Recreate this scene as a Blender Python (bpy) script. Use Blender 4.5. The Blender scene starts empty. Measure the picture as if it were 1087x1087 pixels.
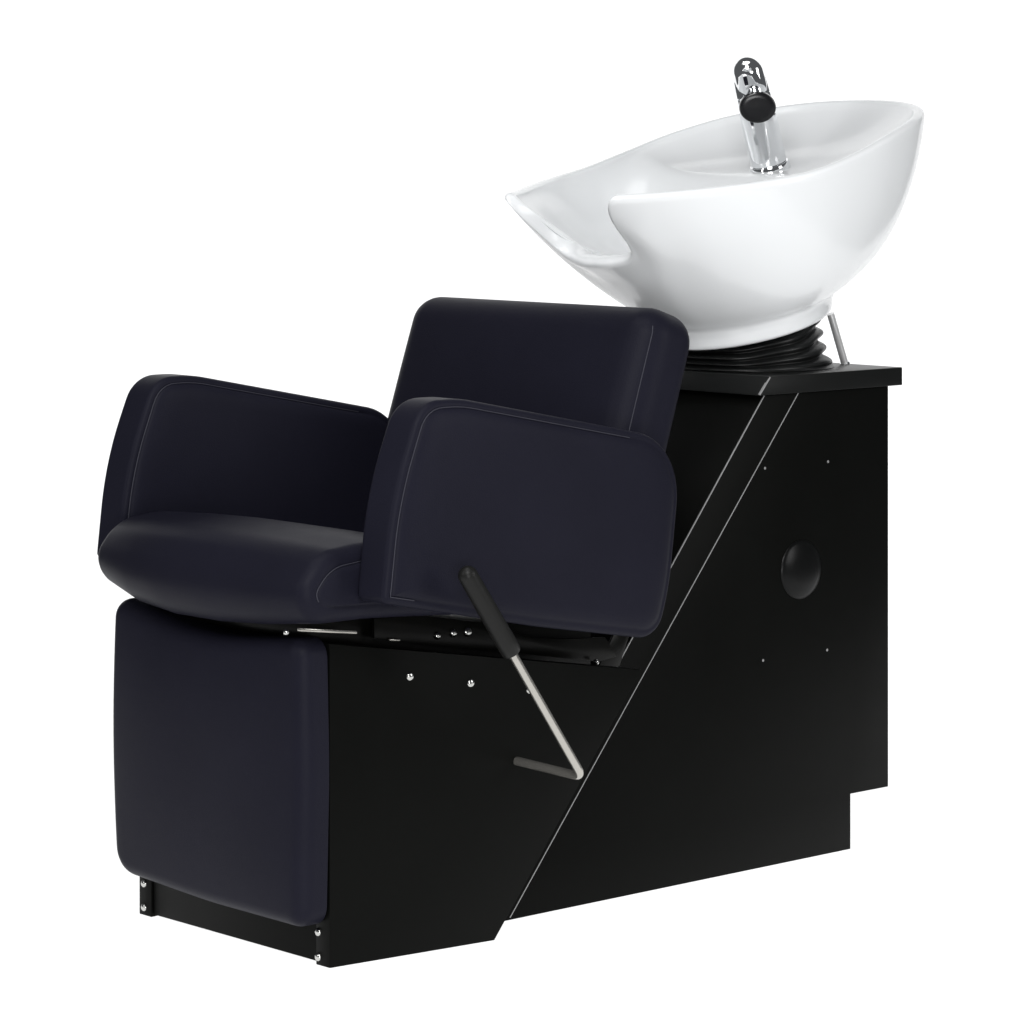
import bpy, bmesh, math, random
from mathutils import Vector as Vec, Matrix
random.seed(4)
PI = math.pi
SC = bpy.context.scene
COL = SC.collection

# ------------------------------------------------------------------ camera geometry
# world axes: X runs from the front of the unit to its back, Y across it, Z up
F = 3632.0; HOR = 140.0; D0 = 5.0
TH = math.atan(4006.5 / F)
V = Vec((math.cos(TH), math.sin(TH), 0)); R = Vec((math.sin(TH), -math.cos(TH), 0))
HC = (1028 - HOR) / F * D0
CAM = -(D0 * V + (350 - 543.5) / F * D0 * R) + Vec((0, 0, HC))
CY = 0.235                                    # the unit's centre line

# ------------------------------------------------------------------ materials
def new_mat(name):
    m = bpy.data.materials.new(name); m.use_nodes = True
    nt = m.node_tree
    return m, nt, nt.nodes['Principled BSDF']

def pmat(name, col, rough=0.5, metal=0.0, spec=0.5, coat=0.0, coat_rough=0.05, bump=None, var=0.0, sheen=0.0, rvar=0.0):
    m, nt, p = new_mat(name)
    p.inputs['Base Color'].default_value = (*col, 1)
    p.inputs['Roughness'].default_value = rough
    p.inputs['Metallic'].default_value = metal
    p.inputs['Specular IOR Level'].default_value = spec
    p.inputs['Coat Weight'].default_value = coat
    p.inputs['Coat Roughness'].default_value = coat_rough
    p.inputs['Sheen Weight'].default_value = sheen
    tc = nt.nodes.new('ShaderNodeTexCoord')
    if var:
        n = nt.nodes.new('ShaderNodeTexNoise'); n.inputs['Scale'].default_value = 7; n.inputs['Detail'].default_value = 4
        nt.links.new(tc.outputs['Object'], n.inputs['Vector'])
        r = nt.nodes.new('ShaderNodeValToRGB')
        r.color_ramp.elements[0].position = .3; r.color_ramp.elements[1].position = .7
        r.color_ramp.elements[0].color = (*[c * (1 - var) for c in col], 1)
        r.color_ramp.elements[1].color = (*[c * (1 + var) for c in col], 1)
        nt.links.new(n.outputs['Fac'], r.inputs['Fac']); nt.links.new(r.outputs['Color'], p.inputs['Base Color'])
    if rvar:
        n = nt.nodes.new('ShaderNodeTexNoise'); n.inputs['Scale'].default_value = 14; n.inputs['Detail'].default_value = 5
        nt.links.new(tc.outputs['Object'], n.inputs['Vector'])
        mr = nt.nodes.new('ShaderNodeMapRange')
        mr.inputs['To Min'].default_value = rough - rvar; mr.inputs['To Max'].default_value = rough + rvar
        nt.links.new(n.outputs['Fac'], mr.inputs['Value']); nt.links.new(mr.outputs['Result'], p.inputs['Roughness'])
    if bump:
        kind, scale, strength, dist = bump
        if kind == 'voronoi':
            b = nt.nodes.new('ShaderNodeTexVoronoi'); out = 'Distance'
        else:
            b = nt.nodes.new('ShaderNodeTexNoise'); b.inputs['Detail'].default_value = 5; out = 'Fac'
        b.inputs['Scale'].default_value = scale
        nt.links.new(tc.outputs['Object'], b.inputs['Vector'])
        bp = nt.nodes.new('ShaderNodeBump'); bp.inputs['Strength'].default_value = strength; bp.inputs['Distance'].default_value = dist
        nt.links.new(b.outputs[out], bp.inputs['Height']); nt.links.new(bp.outputs['Normal'], p.inputs['Normal'])
    return m

LEATHER = pmat('navy_black_vinyl', (.0108, .0107, .0180), rough=.45, spec=.055, bump=('voronoi', 420, .22, .0006), var=.06, rvar=.04)
STITCH = pmat('seam_thread', (.032, .032, .045), rough=.6, spec=.3)
LAMINATE = pmat('black_laminate', (.0032, .0034, .0030), rough=.42, spec=.05, var=.06, bump=('noise', 260, .05, .0004), rvar=.05)
COUNTERM = pmat('black_counter_laminate', (.0060, .0064, .0062), rough=.38, spec=.18, var=.05, rvar=.05)
FRAMEM = pmat('black_painted_steel', (.0035, .0035, .003), rough=.30, spec=.12)
TRIM = pmat('silver_edge_trim', (.34, .34, .34), rough=.45, metal=.35)
CHROME = pmat('chrome', (.86, .87, .88), rough=.035, metal=1)
STEEL = pmat('brushed_nickel_rod', (.46, .445, .41), rough=.22, metal=.8)
RODM = pmat('polished_prop_rod', (.88, .88, .88), rough=.22, metal=.45)
SCREWM = pmat('zinc_screw', (.55, .55, .53), rough=.20, metal=1)
SLOTM = pmat('screw_slot_black', (.01, .01, .01), rough=.6)
PORC = pmat('white_glazed_porcelain', (.80, .815, .825), rough=.24, spec=.40, coat=.28, coat_rough=.05)
RUBBER = pmat('black_rubber', (.007, .0074, .0074), rough=.34, spec=.32)
GRIPM = pmat('black_rubber_grip', (.0085, .0085, .0080), rough=.42, spec=.2)
NOZZLE = pmat('black_plastic_nozzle', (.006, .006, .007), rough=.22, spec=.35)
CAPM = pmat('black_plastic_cap', (.0032, .0034, .0034), rough=.30, spec=.14)
PLUGM = pmat('grey_hole_plug', (.22, .22, .22), rough=.5)

# ------------------------------------------------------------------ object helpers
def link(name, me, mat, parent=None, smooth=True):
    o = bpy.data.objects.new(name, me); COL.objects.link(o)
    if mat: me.materials.append(mat)
    if smooth:
        for p in me.polygons: p.use_smooth = True
    if parent: o.parent = parent
    return o

def mesh(name, vs, fs, mat, parent=None, smooth=True, bevel=0.0, segs=2, sharp=None):
    me = bpy.data.meshes.new(name)
    me.from_pydata([tuple(v) for v in vs], [], fs); me.validate()
    bm = bmesh.new(); bm.from_mesh(me)
    bmesh.ops.remove_doubles(bm, verts=bm.verts, dist=1e-6)
    bmesh.ops.recalc_face_normals(bm, faces=bm.faces)
    if bevel:
        bmesh.ops.bevel(bm, geom=list(bm.edges), offset=bevel, segments=segs, profile=.5, affect='EDGES', clamp_overlap=True)
    if sharp is not None:
        for e in bm.edges:
            if len(e.link_faces) == 2 and e.calc_face_angle() > sharp: e.smooth = False
    bm.to_mesh(me); bm.free()
    return link(name, me, mat, parent, smooth)

def prism(name, poly, y0, y1, mat, parent=None, bevel=.0015, skew=None):
    """poly in (x,z), extruded from y0 to y1; y0 and y1 may be functions of x"""
    f0 = y0 if callable(y0) else (lambda x: y0)
    f1 = y1 if callable(y1) else (lambda x: y1)
    n = len(poly)
    vs = [(x, f0(x), z) for x, z in poly] + [(x, f1(x), z) for x, z in poly]
    fs = [tuple(range(n)), tuple(range(2 * n - 1, n - 1, -1))] + [(i, i + n, (i + 1) % n + n, (i + 1) % n) for i in range(n)]
    return mesh(name, vs, fs, mat, parent, bevel=bevel, sharp=.5)

def basis(d, up=Vec((0, 0, 1))):
    d = Vec(d).normalized()
    if abs(d.dot(up)) > .98: up = Vec((1, 0, 0))
    u = d.cross(up).normalized(); w = u.cross(d).normalized()
    return u, w, d

def lathe(name, org, axis, prof, mat, parent=None, n=48, sx=1.0, sy=1.0, sharp=.6, up=Vec((0, 0, 1))):
    """prof = [(h, r)...] along the axis"""
    u, w, d = basis(axis, up); org = Vec(org)
    vs, fs = [], []
    for h, r in prof:
        for i in range(n):
            t = 2 * PI * i / n
            vs.append(org + d * h + u * (r * math.cos(t) * sx) + w * (r * math.sin(t) * sy))
    m = len(prof)
    for j in range(m - 1):
        for i in range(n):
            fs.append((j * n + i, j * n + (i + 1) % n, (j + 1) * n + (i + 1) % n, (j + 1) * n + i))
    fs.append(tuple(range(n))); fs.append(tuple(range(m * n - 1, (m - 1) * n - 1, -1)))
    return mesh(name, vs, fs, mat, parent, sharp=sharp)

def tube(name, pts, r, mat, parent=None, n=16, closed=False):
    pts = [Vec(p) for p in pts]; N = len(pts)
    rr = r if callable(r) else (lambda i: r)
    vs, fs = [], []
    prev = None
    for i, p in enumerate(pts):
        if closed: t = pts[(i + 1) % N] - pts[i - 1]
        else: t = pts[min(i + 1, N - 1)] - pts[max(i - 1, 0)]
        t.normalize()
        if prev is None: u = basis(t)[0]
        else: u = (prev - t * prev.dot(t)).normalized()
        prev = u; w = t.cross(u)
        for k in range(n):
            a = 2 * PI * k / n
            vs.append(p + (u * math.cos(a) + w * math.sin(a)) * rr(i))
    for j in range(N if closed else N - 1):
        q = (j + 1) % N
        for i in range(n):
            fs.append((j * n + i, j * n + (i + 1) % n, q * n + (i + 1) % n, q * n + i))
    if not closed:
        fs.append(tuple(range(n))); fs.append(tuple(range(N * n - 1, (N - 1) * n - 1, -1)))
    return mesh(name, vs, fs, mat, parent, sharp=.9)

def round_poly(pts, rad, seg=10):
    """round every corner of a 2D polygon"""
    out = []; n = len(pts)
    for i in range(n):
        p = Vec(pts[i]); a = Vec(pts[i - 1]); b = Vec(pts[(i + 1) % n])
        r = rad[i] if isinstance(rad, (list, tuple)) else rad
        da = (a - p).normalized(); db = (b - p).normalized()
        ang = da.angle(db)
        if r <= 0 or ang > PI - .02: out.append(p.copy()); continue
        d = min(r / math.tan(ang / 2), (a - p).length * .49, (b - p).length * .49)
        p0 = p + da * d; p1 = p + db * d
        for k in range(seg + 1):                       # conic blend, near a circular arc
            t = k / seg
            wgt = math.sin(ang / 2)
            c = (1 - t) ** 2; e = 2 * t * (1 - t) * wgt; g = t * t
            out.append((p0 * c + p * e + p1 * g) / (c + e + g))
    return out

def resample(pts, n):
    P = [Vec(p) for p in pts] + [Vec(pts[0])]
    L = [0]
    for i in range(1, len(P)): L.append(L[-1] + (P[i] - P[i - 1]).length)
    out = []; j = 0
    for k in range(n):
        s = L[-1] * k / n
        while L[j + 1] < s: j += 1
        t = (s - L[j]) / max(1e-9, L[j + 1] - L[j])
        out.append(P[j].lerp(P[j + 1], t))
    return out

def catmull(pts, seg=12, closed=False):
    P = [Vec(p) for p in pts]; n = len(P); out = []
    for i in range(n if closed else n - 1):
        g = lambda k: P[k % n] if closed else P[max(0, min(n - 1, k))]
        a, b, c, d = g(i - 1), g(i), g(i + 1), g(i + 2)
        for s in range(seg):
            t = s / seg
            out.append(.5 * ((2 * b) + (c - a) * t + (2 * a - 5 * b + 4 * c - d) * t * t + (3 * b - a - 3 * c + d) * t ** 3))
    if not closed: out.append(P[-1])
    return out

def pillow(name, outline, frame, T, rf, rb, mat, parent, bulge=.006, n=260, groove=True, deform=None, seam_front=True, seam_back=False, side_puff=.0, wrinkle=.0, bulge_back=None, seam_if=None, seam_angle=None):
    """upholstered pad: a 2D outline swept through thickness T with rounded welted edges.
    frame = (origin, eu, ev, en); the outline lies in eu/ev, the pad runs from -T/2 to T/2 along en"""
    org, eu, ev, en = frame
    pts = resample(outline, n)
    area = sum(pts[i - 1].x * pts[i].y - pts[i].x * pts[i - 1].y for i in range(n))
    if area < 0: pts.reverse()
    nor = []
    for i in range(n):
        t = pts[(i + 2) % n] - pts[i - 2]; t.normalize(); nor.append(Vec((t.y, -t.x)))
    cen = sum(pts, Vec((0, 0))) / n
    mean_r = sum((p - cen).length for p in pts) / n
    cap = max(rf, rb) + .0043
    def edge(r, sgn):
        L = []
        K = 9
        for k in range(K + 1):
            a = PI / 2 * k / K
            L.append((r * (1 - math.cos(a)), sgn * (T / 2 - r * (1 - math.sin(a)))))
        return L
    half = []
    for sgn, r, seam in ((1, rf, seam_front), (-1, rb, seam_back)):
        L = edge(r, sgn)
        if seam and groove and seam_angle is None:
            i0, h0 = L[-1]
            L += [(i0 + .0010, h0), (i0 + .0026, h0 + sgn * .0002, -sgn * .0028), (i0 + .0042, h0 + sgn * .0006), (i0 + .0075, h0 + sgn * .0026), (i0 + .013, h0 + sgn * .0045), (i0 + .022, h0 + sgn * .006), (i0 + .035, h0 + sgn * .0068)]
        half.append(L)
    rings = []                                        # (inset, height, centre pull)
    front, back = half
    M = 16
    bb = bulge if bulge_back is None else bulge_back
    for k in range(M, 0, -1):
        q = k / M; i0, h0 = back[-1][:2]
        rings.append((i0, h0, q, -bb))
    for e in reversed(back): rings.append((e[0], e[1], 0, -bb, e[2] if len(e) > 2 else 0))
    ns = 5
    z0 = back[0][1]; z1 = front[0][1]
    for k in range(1, ns):
        q = k / ns; rings.append((-side_puff * math.sin(PI * q), z0 + (z1 - z0) * q, 0, -bb + (bb + bulge) * q))
    for e in front: rings.append((e[0], e[1], 0, bulge, e[2] if len(e) > 2 else 0))
    for k in range(1, M + 1):
        q = k / M; i0, h0 = front[-1][:2]
        rings.append((i0, h0, q, bulge))
    vs = []; fs = []
    def place(p2, h):
        if deform: p2, h = deform(p2, h)
        return org + eu * p2.x + ev * p2.y + en * h
    ph = random.random() * 9
    lo = Vec((min(p.x for p in pts), min(p.y for p in pts))); hi = Vec((max(p.x for p in pts), max(p.y for p in pts)))
    def crown(p):
        u = (2 * p.x - lo.x - hi.x) / (hi.x - lo.x); v = (2 * p.y - lo.y - hi.y) / (hi.y - lo.y)
        return max(0, 1 - abs(u) ** 3) * max(0, 1 - abs(v) ** 3)
    sf = [1.0 if (seam_if is None or seam_if(p)) else 0.0 for p in pts]
    for _ in range(4): sf = [(sf[i - 1] + 2 * sf[i] + sf[(i + 1) % n]) / 4 for i in range(n)]
    for rg in rings:
        ins, h, q, bu = rg[:4]; dip = rg[4] if len(rg) > 4 else 0
        for i in range(n):
            cap = (rf if h > 0 else rb) + .0043
            lim = cap if ins > cap else ins
            b = pts[i] - nor[i] * lim
            if ins > cap: b = b.lerp(cen, (ins - cap) / mean_r)
            p = b.lerp(cen, q * .999)
            hh = h + bu * crown(p) + dip * sf[i]
            if False and q == 0 and ins > rf * .5:
                hh += wrinkle * math.sin(i * .9 + ph) * math.sin(i * .31 + 2 * ph)
            vs.append(place(p, hh))
    m = len(rings)
    for j in range(m - 1):
        for i in range(n):
            fs.append((j * n + i, j * n + (i + 1) % n, (j + 1) * n + (i + 1) % n, (j + 1) * n + i))
    fs.append(tuple(range(n))); fs.append(tuple(range(m * n - 1, (m - 1) * n - 1, -1)))
    o = mesh(name, vs, fs, mat, parent)
    for L, seam, sgn in ((front, seam_front, 1), (back, seam_back, -1)):
        if not seam: continue
        r_ = rf if sgn > 0 else rb
        i0, h0 = L[-7][:2] if groove and seam_angle is None else L[-1][:2]
        if seam_angle is not None:
            i0, h0 = r_ * (1 - math.cos(seam_angle)) - .0012, sgn * (T / 2 - r_ * (1 - math.sin(seam_angle)))
        path = [place(pts[i] - nor[i] * (i0 + .0012), h0 + sgn * .0002 + (bulge if sgn > 0 else -bb) * crown(pts[i] - nor[i] * i0)) for i in range(0, n, 2)]
        idx = list(range(0, n, 2))
        if seam_if is None: tube('seam', path, .0009, STITCH, o, n=6, closed=True)
        else:
            keep = [seam_if(pts[i]) for i in idx]
            st = next((k for k in range(len(idx)) if keep[k] and not keep[k - 1]), 0)
            run = []
            for k in range(len(idx)):
                q = (st + k) % len(idx)
                if not keep[q]: break
                run.append(path[q])
            tube('seam', run, .0009, STITCH, o, n=6)
    return o

def part_empty(name, loc, parent=None):
    o = bpy.data.objects.new(name, None); COL.objects.link(o); o.location = loc; o.empty_display_size = .05
    if parent: o.parent = parent
    return o

# ------------------------------------------------------------------ the setting: a made-up white sweep, lit through by unseen lamps
def at(depth, lat, z): return CAM + V * depth + R * lat + Vec((0, 0, z - CAM.z))
m, nt, p = new_mat('made_up_white_sweep')  # made-up translucent sheet, so lamps behind it can whiten floor and backdrop
nt.nodes.remove(p)
tr = nt.nodes.new('ShaderNodeBsdfTranslucent'); tr.inputs['Color'].default_value = (.92, .92, .92, 1)
df = nt.nodes.new('ShaderNodeBsdfDiffuse'); df.inputs['Color'].default_value = (.85, .85, .85, 1)
mx = nt.nodes.new('ShaderNodeMixShader'); mx.inputs['Fac'].default_value = .30
nt.links.new(tr.outputs[0], mx.inputs[1]); nt.links.new(df.outputs[0], mx.inputs[2])
nt.links.new(mx.outputs[0], nt.nodes['Material Output'].inputs['Surface'])
prof = [(4.15, 0.0), (7.4, 0.0)]
for k in range(1, 13):
    a = PI / 2 * k / 12; prof.append((7.4 + 1.2 * math.sin(a), 1.2 * (1 - math.cos(a))))
prof.append((8.6, 3.4))
vs = []; fs = []
for i, (d, z) in enumerate(prof):
    for s in (-2.4, 2.4):
        q = at(d, s, z); vs.append((q.x, q.y, q.z))
for i in range(len(prof) - 1): fs.append((2 * i, 2 * i + 1, 2 * i + 3, 2 * i + 2))
sweep = mesh('floor', vs, fs, m)
sweep['kind'] = 'structure'; sweep['label'] = 'made-up seamless white floor curving up into the backdrop, lit through by added lamps'

def area(name, loc, target, sx, sy, power, col=(1, 1, 1)):
    l = bpy.data.lights.new(name, 'AREA'); l.shape = 'RECTANGLE'; l.size = sx; l.size_y = sy; l.energy = power; l.color = col
    o = bpy.data.objects.new(name, l); COL.objects.link(o); o.location = loc
    d = Vec(target) - Vec(loc)
    o.rotation_euler = d.to_track_quat('-Z', 'Y').to_euler()
    return o
fc = at(6.1, 0, -.55)
lf = area('added_floor_backlight', fc, fc + Vec((0, 0, 1)), 5.8, 6.6, 180)  # unseen lamp added under the floor to keep it white without shadows
lf.rotation_euler = (PI, 0, -(PI / 2 - math.atan2(V.y, V.x)))
bc = at(9.15, 0, 1.7)
area('added_backdrop_backlight', bc, at(8, 0, 1.7), 5.8, 4.4, 122)  # unseen lamp added behind the sheet to whiten the backdrop

# ------------------------------------------------------------------ the shampoo station
root = part_empty('shampoo_station', (0, 0, 0))
root['label'] = 'black salon backwash unit with armchair, chrome recline lever and tilting white porcelain bowl'
root['category'] = 'salon chair'

# base side panels: they flare a little towards the back
flare = lambda x: -.111 * x
def plane_hit(px, py, n, d0):
    """point of the pixel's ray on the plane n.x = d0 (used to read real sizes off the photograph)"""
    d = V + R * ((px - 543.5) / F) + Vec((0, 0, -(py - HOR) / F))
    t = (d0 - n.dot(CAM)) / n.dot(d); return CAM + d * t
NF = Vec((.111, 1, 0))
pt = lambda x, y: (lambda q: (q.x, q.z))(plane_hit(x, y, NF, 0))
E0 = pt(525, 998); E1 = pt(681, 711); E2 = pt(350, 683.5)
E0 = (E0[0], 0.0)
base_poly = [(0, 0), E0, E1, (0, E2[1])]
sp = prism('side_panel', base_poly, flare, lambda x: flare(x) + .032, LAMINATE, root, bevel=.0012)
far = lambda x: .471 - flare(x)
sp2 = prism('side_panel', base_poly, lambda x: far(x) - .032, far, LAMINATE, root, bevel=.0012)
fp = prism('front_panel', [(.003, .004), (.021, .004), (.021, E2[1] - .05), (.003, E2[1] - .05)], .0335, .4375, LAMINATE, root, bevel=.001)
tp = prism('top_panel', [(.03, E2[1] - .03), (E1[0] - .03, E1[1] - .025), (E1[0] - .03, E1[1] - .04), (.03, E2[1] - .045)],
           lambda x: flare(x) + .033, lambda x: far(x) - .033, LAMINATE, root, bevel=.001)

def screw(loc, nrm, parent, r=.0062, rot=.4):
    loc = Vec(loc); nrm = Vec(nrm).normalized()
    prof = [(-.002, r), (.0008, r), (.0024, r * .86), (.0036, r * .6), (.0042, r * .25), (.0043, .0002)]
    s = lathe('screw', loc, nrm, prof, SCREWM, parent, n=24)
    return s
nside = Vec((-.111, -1, 0))
for (x, y) in ((435, 718), (499.5, 725), (562, 732)):
    q = plane_hit(x, y, NF, 0); screw(q, nside, sp, r=.0068, rot=.5)
for (y, z) in ((.0165, .0485), (.0165, .0120)): screw((0, y + .010, z), (-1, 0, 0), sp, r=.0062)
for (y, z) in ((.458, .0495), (.458, .0125)): screw((0, y, z), (-1, 0, 0), sp2, r=.0062)

# seat pan frame between the base and the cushion
mech = part_empty('seat_frame', (0, 0, 0), root)
FR = .0
def box(name, x0, x1, y0, y1, z0, z1, mat, parent, bevel=.0015, tilt=0):
    vs = []; fs = [(0, 1, 3, 2), (4, 6, 7, 5), (0, 4, 5, 1), (2, 3, 7, 6), (0, 2, 6, 4), (1, 5, 7, 3)]
    for x in (x0, x1):
        for y in (y0, y1):
            for z in (z0, z1): vs.append((x, y, z + tilt * (x - x0)))
    return mesh(name, vs, fs, mat, parent, bevel=bevel, sharp=.5)
prism('frame_plate', [(-.015, .478), (.0, .478), (.0, .440), (.56, .34), (.56, .44), (.0, .515), (-.015, .515)], .036, .43, FRAMEM, mech, bevel=.001)
prism('side_bracket', [(.10, .470), (.56, .388), (.60, .392), (.575, .425), (.50, .430), (.42, .440), (.33, .470), (.20, .495), (.10, .500)], .018, .024, FRAMEM, mech, bevel=.0008)
prism('side_bracket', [(.585, .372), (.632, .370), (.655, .420), (.645, .432), (.625, .430)], .045, .049, FRAMEM, mech, bevel=.0008)
box('rail', -.045, .062, .012, .020, .4955, .5005, STEEL, mech, bevel=.001, tilt=-.135)
box('rail', .125, .145, .012, .016, .4650, .4675, STEEL, mech, bevel=.0004, tilt=-.12)
for (x, z, r) in ((-.068, .496, .004), (.222, .4625, .0058), (.254, .4635, .0065), (.283, .4625, .0075)):
    screw((x, .016, z), (0, -1, .1), mech, r=r)
screw((.545, .008, .3905), (0, -.3, 1), mech, r=.005)

# cabinet
CB = .050; CT = .785
def cpt(x, y, b=CB):
    q = plane_hit(x, y, Vec((0, 1, 0)), b); return (q.x, q.z)
l1a = cpt(655, 706); l1b = cpt(809.0, 423)
sl = (l1b[0] - l1a[0]) / (l1b[1] - l1a[1])
fx = lambda z: l1a[0] + sl * (z - l1a[1])
xb = cpt(943, 600)[0]
k1 = cpt(903, 843); k0 = cpt(903, 903)
cab = prism('cabinet', [(fx(.0) + .03, .0), (k0[0], .0), (k0[0], .094), (xb, .094), (xb, CT), (fx(CT), CT), (fx(.10), .10)], CB, .42, LAMINATE, root, bevel=.0012)
def strip(name, p0, p1, w, b, parent):
    a = Vec((p0[0], 0, p0[1])); c = Vec((p1[0], 0, p1[1])); d = (c - a).normalized(); nn = Vec((d.z, 0, -d.x)) * w / 2
    vs = []
    for y in (b - .0007, b + .003):
        for q in (a - nn, a + nn, c + nn, c - nn): vs.append((q.x, y, q.z))
    fs = ((0, 1, 2, 3), (7, 6, 5, 4), (0, 4, 5, 1), (1, 5, 6, 2), (2, 6, 7, 3), (3, 7, 4, 0))
    return mesh(name, vs, list(fs), TRIM, parent, smooth=False)
strip('edge_trim', (fx(.30) + .0012, .30), (fx(CT - .001) + .0012, CT - .001), .0016, CB, cab)
l2a = cpt(539, 978); l2b = cpt(845.5, 420.5)
s2 = (l2b[0] - l2a[0]) / (l2b[1] - l2a[1])
strip('edge_trim', (l2a[0] + s2 * (.004 - l2a[1]), .004), (l2a[0] + s2 * (CT - .001 - l2a[1]), CT - .001), .0016, CB, cab)
cx, cz = cpt(850, 604.5)
lathe('access_cap', (cx, CB, cz), (0, -1, 0), [(-.002, .049), (.0006, .0495), (.0022, .0485), (.0045, .044), (.0075, .035), (.0095, .024), (.0105, .012), (.0108, .0003)], CAPM, cab, n=64)
for (x, y) in ((812, 497), (879, 490), (810, 701), (878, 690)):
    q = cpt(x, y)
    lathe('hole_plug', (q[0], CB, q[1]), (0, -1, 0), [(-.002, .0024), (.0004, .0024), (.0011, .0016), (.0013, .0002)], PLUGM, cab, n=14)

# countertop
cb = .043
a0 = cpt(817, 400, cb); a1 = cpt(806, 420.5, cb)
xe = cpt(958, 389.5, cb)[0]
ZT = .816
ctop = prism('countertop', [(a1[0], CT), (xe, CT), (xe, ZT), (a0[0], ZT)], cb, .427, COUNTERM, root, bevel=.0014)
strip('edge_trim', (a1[0] + .001, CT + .0015), (a0[0] + .001, ZT - .0015), .0022, cb, ctop)

# ------------------------------------------------------------------ upholstery
X = Vec((1, 0, 0)); Y = Vec((0, 1, 0)); Z = Vec((0, 0, 1))
arm_pts = [(.000, .545), (.018, .695), (.073, .832), (.150, .832), (.612, .742), (.582, .520), (.555, .438), (.300, .483)]
arm_out = round_poly(arm_pts, [.011, .60, .085, .25, .105, .4, .045, .6], seg=14)
AT = .064
ra = .009
arm_seam = lambda p: p.x < .50 and p.y > .56 - .19 * p.x + (.06 if p.x > .06 else -.02)
pillow('armrest', arm_out, (Vec((0, -.122 + AT / 2, 0)), X, Z, -Y), AT, ra, ra, LEATHER, root, bulge=.005, seam_front=True, seam_back=True, seam_if=arm_seam)
pillow('armrest', arm_out, (Vec((0, .592 - AT / 2, 0)), X, Z, Y), AT, ra, ra, LEATHER, root, bulge=.005, seam_front=True, seam_back=True, seam_if=arm_seam)

# seat cushion
seat_pts = [(-.078, .514), (-.104, .560), (-.060, .614), (.050, .624), (.30, .578), (.58, .530), (.56, .470), (.30, .495), (.03, .512)]
seat_out = round_poly(seat_pts, [.045, .10, .12, .3, .3, .03, .03, .5, .3], seg=12)
SWD = .572
def seat_def(p, h):
    t = max(0, 1 - (h / (SWD / 2)) ** 2)
    fr = max(0, min(1, (.10 - p.x) / .16))
    k = fr * fr * (3 - 2 * fr)
    up = max(0, min(1, (p.y - .50) / .1))
    fa = max(0, -h / (SWD / 2))
    lo_ = max(0, min(1, (.60 - p.y) / .09)) * k
    dz = lo_ * (-.022 * t + .012 * fa ** 3)
    return Vec((p.x + (.010 + .034 * fa ** 2 - .020 * t) * k, p.y + .012 * t * up + dz)), h
pillow('seat_cushion', seat_out, (Vec((0, CY + .003, 0)), X, Z, -Y), SWD, .020, .040, LEATHER, root, bulge=.004, deform=seat_def, n=300, seam_if=lambda p: p.x < .12 and p.y > .53)

# backrest
rec = math.radians(18.5)
ev = Vec((math.sin(rec), 0, math.cos(rec))); en = Vec((-math.cos(rec), 0, math.sin(rec)))
BH = .50; BW = .598
bo = Vec((.624, CY + .016, .955)) - en * .055
back_out = round_poly([(-BW / 2, -BH), (BW / 2, -BH), (BW / 2, 0), (-BW / 2, 0)], [.03, .03, .050, .050], seg=14)
pillow('backrest', back_out, (bo, Y, ev, en), 0.115, .050, .036, LEATHER, root, bulge=.014, n=300, seam_angle=math.radians(38), seam_if=lambda p: p.x < -BW / 2 + .02 and p.y < -.025)

# leg rest pad on the front of the base
pad_pts = [(.001, .061), (.235, .062), (.468, .074), (.481, .290), (.474, .504), (.235, .466), (.0, .486), (-.006, .290)]
pad_out = round_poly(pad_pts, [.030, 1.5, .045, 1.5, .030, .8, .030, 1.5], seg=12)
pillow('leg_rest', pad_out, (Vec((-.028, 0, 0)), Y, Z, -X), .050, .024, .004, LEATHER, root, bulge=.016, seam_front=False, n=300, bulge_back=0)

# ------------------------------------------------------------------ recline lever
xl, yl, zl = .336, -.182, .263
lev = part_empty('recline_lever', (0, 0, 0), root)
top = Vec((.101, yl, .593)); low = Vec((xl, yl, zl)); up = (top - low).normalized()
hub = Vec((xl, flare(xl) + .01, zl + .004))
path = [hub, hub.lerp(low, .5)]
c0 = low + Vec((0, .018, 0)); c1 = low + up * .018
for k in range(9):
    t = k / 8; path.append(c0 * (1 - t) ** 2 + low * 2 * t * (1 - t) + c1 * t * t)
path += [low + up * .1, low + up * .26]
tube('lever_rod', path, .0066, STEEL, lev, n=24)
L = (top - low).length
gp = []
for k in range(10):
    a = PI / 2 * k / 9; gp.append((L + .001 - .0145 + .0145 * math.sin(a), max(.0003, .0145 * math.cos(a))))
gprof = [(L * .605, .0085), (L * .605, .0138), (L * .609, .0148), (L * .66, .0152), (L * .80, .0150)] + gp
lathe('grip', low, up, gprof, GRIPM, lev, n=32)

# ------------------------------------------------------------------ porcelain bowl
half = [(1.425, 0, 1.271), (1.412, .10, 1.268), (1.375, .180, 1.258), (1.305, .238, 1.240), (1.2, .272, 1.211), (1.1, .285, 1.180),
        (1.0, .283, 1.153), (.9, .262, 1.136), (.8, .216, 1.123), (.720, .162, 1.115), (.668, .125, 1.112), (.650, .090, 1.110), (.640, .045, 1.109), (.637, 0, 1.109)]
loop = [Vec((a, CY + b, z)) for a, b, z in half] + [Vec((a, CY - b, z)) for a, b, z in half[-2:0:-1]]
rim = resample(catmull(loop, 24, True), 840)
NR = len(rim)
def lerp_tab(tab, x):
    if x <= tab[0][0]: return tab[0][1]
    for (x0, y0), (x1, y1) in zip(tab, tab[1:]):
        if x <= x1:
            t = (x - x0) / (x1 - x0); t = t * t * (3 - 2 * t) if False else t
            return y0 + (y1 - y0) * t
    return tab[-1][1]
def sm(x, a, b):
    t = max(0, min(1, (x - a) / (b - a))); return t * t * (3 - 2 * t)
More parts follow.
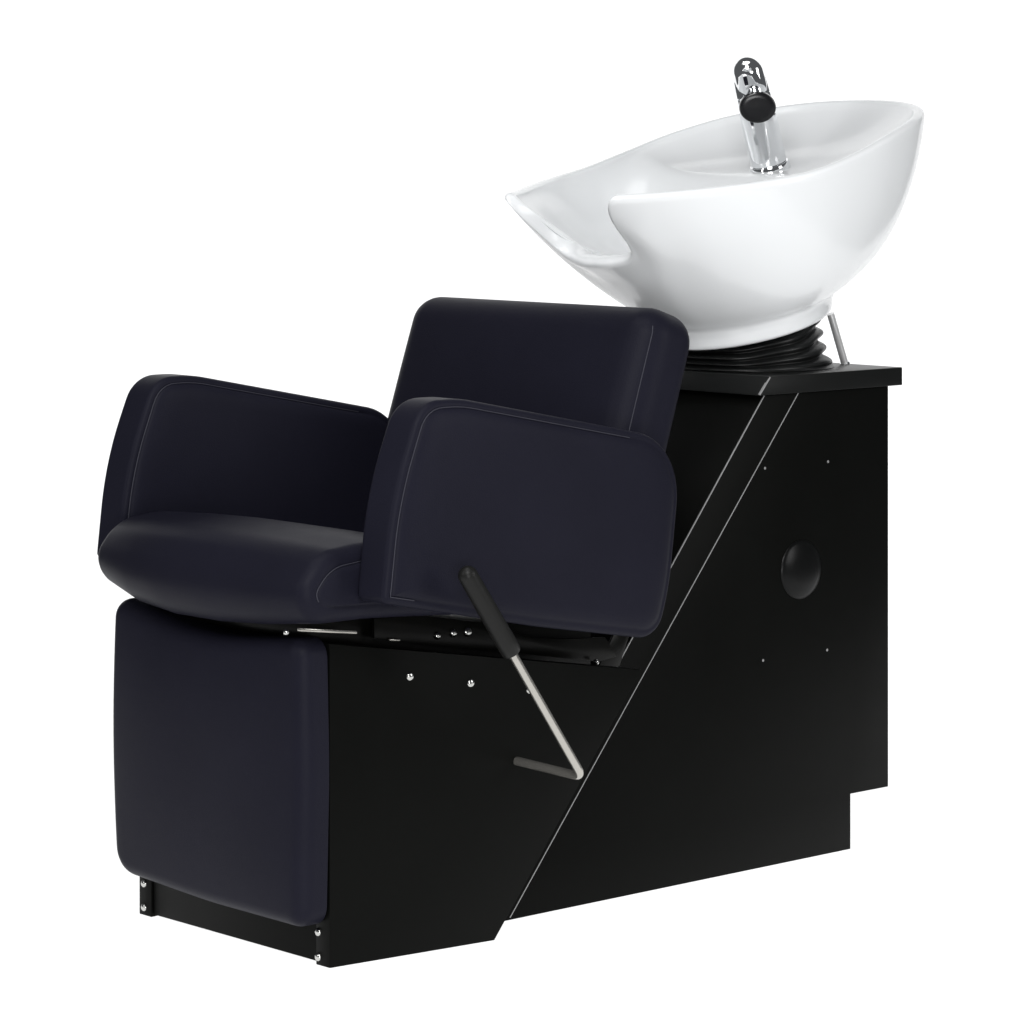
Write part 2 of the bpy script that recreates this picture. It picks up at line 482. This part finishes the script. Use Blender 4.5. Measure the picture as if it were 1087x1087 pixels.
FC = Vec((1.118, CY, .906)); FRAD = .150; ftilt = .27
def foot(phi, r=FRAD, dz=0):
    x = FC.x + r * math.cos(phi); y = FC.y + r * math.sin(phi)
    return Vec((x, y, FC.z + ftilt * (x - FC.x) + dz))
tab0 = [(0, .475), (.03, .472), (.05, .46), (.068, .43), (.083, .375), (.095, .285), (.105, .18), (.114, .085), (.121, .025), (.130, 0)]
cols = []
CC = Vec((1.06, CY))
for i, P in enumerate(rim):
    front = P.x < .8
    db = abs(P.y - CY)
    t0 = lerp_tab(tab0, db) if front else 0
    cols.append([P, t0])
ts = [c[1] for c in cols]                                 # soften the corners of the cut
for _ in range(5): ts = [(ts[i - 1] + 2 * ts[i] + ts[(i + 1) % NR]) / 4 for i in range(NR)]
FL = []; IN = []
for i, (P, _t) in enumerate(cols):
    db = abs(P.y - CY); t0 = ts[i]; nk = sm(t0, .02, .34)
    inward = Vec((CC.x - P.x, CC.y - P.y, 0)).normalized()
    inward = (inward * (1 - nk) + Vec((1, (CC.y - P.y) * .8, 0)).normalized() * nk).normalized()
    fk = nk * (1 - sm(db, .045, .10))
    FL.append(inward * (-.026 * fk) + Vec((0, 0, .008 * fk)))
    IN.append(inward * (.021 + .036 * nk) + Vec((0, 0, -.003 * nk)))
for _ in range(60):
    FL = [(FL[i - 1] + 2 * FL[i] + FL[(i + 1) % NR]) / 4 for i in range(NR)]
    IN = [(IN[i - 1] + 2 * IN[i] + IN[(i + 1) % NR]) / 4 for i in range(NR)]
vs = []; fs = []; rows = None
for i, (P, _t) in enumerate(cols):
    t0 = ts[i]; db = abs(P.y - CY)
    phi = math.atan2(P.y - CC.y, P.x - CC.x)
    Fp = foot(phi, .1565, .020)
    cf = math.cos(phi)
    w = .69 if cf > 0 else .69 - .46 * (-cf) ** 1.5
    if cf > 0: w += .10 * cf
    def outer(t):
        f = w * (1 - math.cos(t * PI / 2)) + (1 - w) * t
        g = w * math.sin(t * PI / 2) + (1 - w) * t
        gb = math.exp(-((t - .36) / .20) ** 2) * sm(db, .02, .085) * (1 - sm(db, .10, .24)) if P.x < 1 else 0
        sg = 1 if P.y > CY else -1
        return Vec((P.x + (Fp.x - P.x) * f + .018 * gb, P.y + (Fp.y - P.y) * f + sg * .020 * gb, P.z + (Fp.z - P.z) * g))
    nk = sm(t0, .02, .34)                                 # 1 inside the neck rest
    q0 = outer(t0)
    flare_v = FL[i]
    O = q0 + flare_v
    I = O + IN[i]
    col = []
    # outer wall from the foot up
    for k in range(30):
        s = 1 - k / 30
        t = t0 + (1 - t0) * s
        p = outer(t)
        u = (t - t0)
        p = p + flare_v * math.exp(-(u / .045) ** 2) + Vec((0, 0, -.010)) * nk * math.exp(-((u - .03) / .03) ** 2) * 0
        col.append(p)
    # rolled edge
    for k in range(13):
        a = PI * k / 12
        mid = (O + I) / 2; hx = (I - O) / 2
        hgt = (.0085 + .011 * nk)
        col.append(mid - hx * math.cos(a) + Vec((0, 0, hgt * math.sin(a) ** .8)))
    # inner wall down to the floor
    for k in range(1, 34):
        kk = 1 - k / 33
        x = CC.x + (I.x - CC.x) * kk; y = CC.y + (I.y - CC.y) * kk
        zf = .985 + (1.150 - .985) * sm(x, 1.00, 1.13) + .12 * max(0, x - 1.13)
        zf = min(zf, 1.30)
        G = kk ** (3.2 + 1.6 * sm(P.x, .72, 1.15) - 1.2 * nk)
        z = zf + (I.z - zf) * G
        col.append(Vec((x, y, z)))
    rows = len(col)
    vs += col
NRW = rows
# collar under the foot and closed bottom
for i in range(NR):
    j = (i + 1) % NR
    for k in range(NRW - 1): fs.append((i * NRW + k, j * NRW + k, j * NRW + k + 1, i * NRW + k + 1))
off = len(vs)
collar = [(1.030, .014), (1.012, .008), (1.003, .001), (1.0, -.007), (.993, -.0125), (.975, -.0155), (.94, -.016), (.2, -.004)]
for i, (P, _t) in enumerate(cols):
    phi = math.atan2(P.y - CC.y, P.x - CC.x)
    for r, dz in collar: vs.append(foot(phi, FRAD * r, dz))
K = len(collar)
for i in range(NR):
    j = (i + 1) % NR
    fs.append((off + i * K, off + j * K, j * NRW, i * NRW))
    for k in range(K - 1): fs.append((off + i * K + k + 1, off + j * K + k + 1, off + j * K + k, off + i * K + k))
bowl = mesh('wash_bowl', vs, fs, PORC, root)
# drain in the deep part of the bowl
lathe('drain', (.93, CY, .9865), (0, 0, 1), [(-.002, .026), (.001, .0265), (.0025, .024), (.001, .018), (-.001, .012), (-.001, .0003)], CHROME, bowl, n=40)

# ------------------------------------------------------------------ rubber bellows between counter and bowl
vs = []; fs = []; n = 160; NL = 74
prev = None
for j in range(NL):
    t = j / (NL - 1)
    for i in range(n):
        ph = 2 * PI * i / n
        r0 = .150 - .030 * t
        fold = abs(math.sin(PI * 4.6 * t + 1.15 * math.sin(ph * 2 + .6) * t * (1 - t) * 3 + .45 * math.sin(3 * ph + 1) * t + .22 * math.sin(7 * ph) * t * (1 - t) * 4))
        r = r0 - (.012 + .004 * math.sin(2 * ph + 2)) * (1 - fold) + .0022 * math.sin(5 * ph + 6 * t)
        if t < .07: r += .010 * (1 - t / .07)
        bx = FC.x + .005 + r * math.cos(ph); by = FC.y + r * math.sin(ph)
        zb = ZT + .001
        zt = FC.z - .010 + ftilt * (bx - FC.x)
        tw = t ** 1.15
        vs.append((bx, by, zb + (zt - zb) * tw))
for j in range(NL - 1):
    for i in range(n): fs.append((j * n + i, j * n + (i + 1) % n, (j + 1) * n + (i + 1) % n, (j + 1) * n + i))
bel = mesh('bellows', vs, fs, RUBBER, root)

# chrome prop rod behind the bellows
rb_ = Vec((1.300, .168, ZT - .002)); rt_ = Vec((1.262, .168, .905))
tube('support_rod', [rb_, rt_], .0066, RODM, root, n=24)
lathe('rod_collar', rb_, rt_ - rb_, [(0, .009), (.004, .009), (.005, .007)], CHROME, root, n=24)

# ------------------------------------------------------------------ mixer tap
tl = math.radians(18.7)
ax = Vec((-math.sin(tl), 0, math.cos(tl)))
f0 = Vec((1.181, CY, 1.156))
tap = part_empty('mixer_tap', (0, 0, 0), root)
lathe('tap_base', f0, ax, [(-.004, .036), (.003, .0365), (.007, .0352), (.010, .0345), (.012, .0335)], CHROME, tap)
lathe('tap_body', f0, ax, [(.012, .0312), (.016, .0322), (.030, .0322), (.060, .0322), (.100, .0320), (.138, .0312), (.1385, .0302), (.140, .0302), (.1405, .0310), (.168, .0290), (.184, .0235), (.192, .0150), (.197, .0060), (.198, .0003)], CHROME, tap)
sd = Vec((-.61, -.74, -.24)).normalized()
so = f0 + ax * .128
lathe('spout', so, sd, [(.0, .022), (.018, .0235), (.030, .0265), (.040, .0292), (.046, .0318), (.0495, .0312)], CHROME, tap, sy=.86)
lathe('spray_nozzle', so + sd * .0485, sd, [(0, .0318), (.005, .0318), (.0078, .0308), (.0090, .0285), (.0092, .020), (.0100, .0003)], NOZZLE, tap, sy=.86)
# small chevron ledge under the spout
lathe('spout_neck', so - ax * .036 + sd * .012, sd, [(.0, .016), (.010, .0155), (.016, .012), (.019, .006), (.020, .0003)], CHROME, tap, sx=1.15, sy=.7)
# lever handle folded over the front of the head
h0 = f0 + ax * .150 + sd * .010
hd = (ax * .93 + sd * .10).normalized()
hp = []
for k in range(9):
    a = PI / 2 * k / 8; hp.append((.032 + .028 * math.sin(a), max(.0004, .028 * math.cos(a))))
lathe('tap_handle', h0, hd, [(-.006, .0235), (-.003, .0272), (.006, .0290), (.020, .0288)] + hp, CHROME, tap, sx=1.0, sy=.8)
lathe('handle_knob', h0 + hd * .046 + sd * .014, (sd + ax * .7).normalized(), [(-.002, .010), (.004, .0100), (.008, .0070), (.0095, .0003)], CHROME, tap, n=32)

# ------------------------------------------------------------------ lights
tgt = (.5, .2, .6)
area('key_softbox', at(2.6, -.2, 2.7), (.6, .1, .8), 1.4, 1.4, 66)
area('top_softbox', at(4.8, -.4, 3.3), (.6, .2, .6), 2.2, 1.2, 26)
area('left_strip', at(3.6, -2.6, 2.0), (.3, .2, .6), .5, 2.0, 16)
area('added_right_strip', at(4.2, 2.9, 1.6), (.9, .2, .9), 1.0, 1.8, 30)  # strip added at the side to brighten the support rod
area('added_front_fill', at(1.2, .5, .45), (1.0, .1, 1.0), 1.5, .9, 50)  # low fill added to lift the bowl's dark underside

w = bpy.data.worlds.new('World'); SC.world = w; w.use_nodes = True
bg = w.node_tree.nodes['Background']
bg.inputs['Color'].default_value = (.93, .96, 1, 1); bg.inputs['Strength'].default_value = .10

# ------------------------------------------------------------------ camera
cd = bpy.data.cameras.new('camera'); cam = bpy.data.objects.new('camera', cd); COL.objects.link(cam)
cam.location = CAM
cam.rotation_euler = (PI / 2, 0, math.atan2(V.y, V.x) - PI / 2)
cd.sensor_width = 36; cd.lens = F / 1087 * 36; cd.shift_y = -(543.5 - HOR) / 1087
cd.clip_end = 100
SC.camera = cam
SC.view_settings.view_transform = 'Standard'; SC.view_settings.look = 'None'
SC.view_settings.exposure = 0; SC.view_settings.gamma = 1; SC.view_settings.use_curve_mapping = False
SC.render.engine = 'CYCLES'
SC.cycles.max_bounces = 8
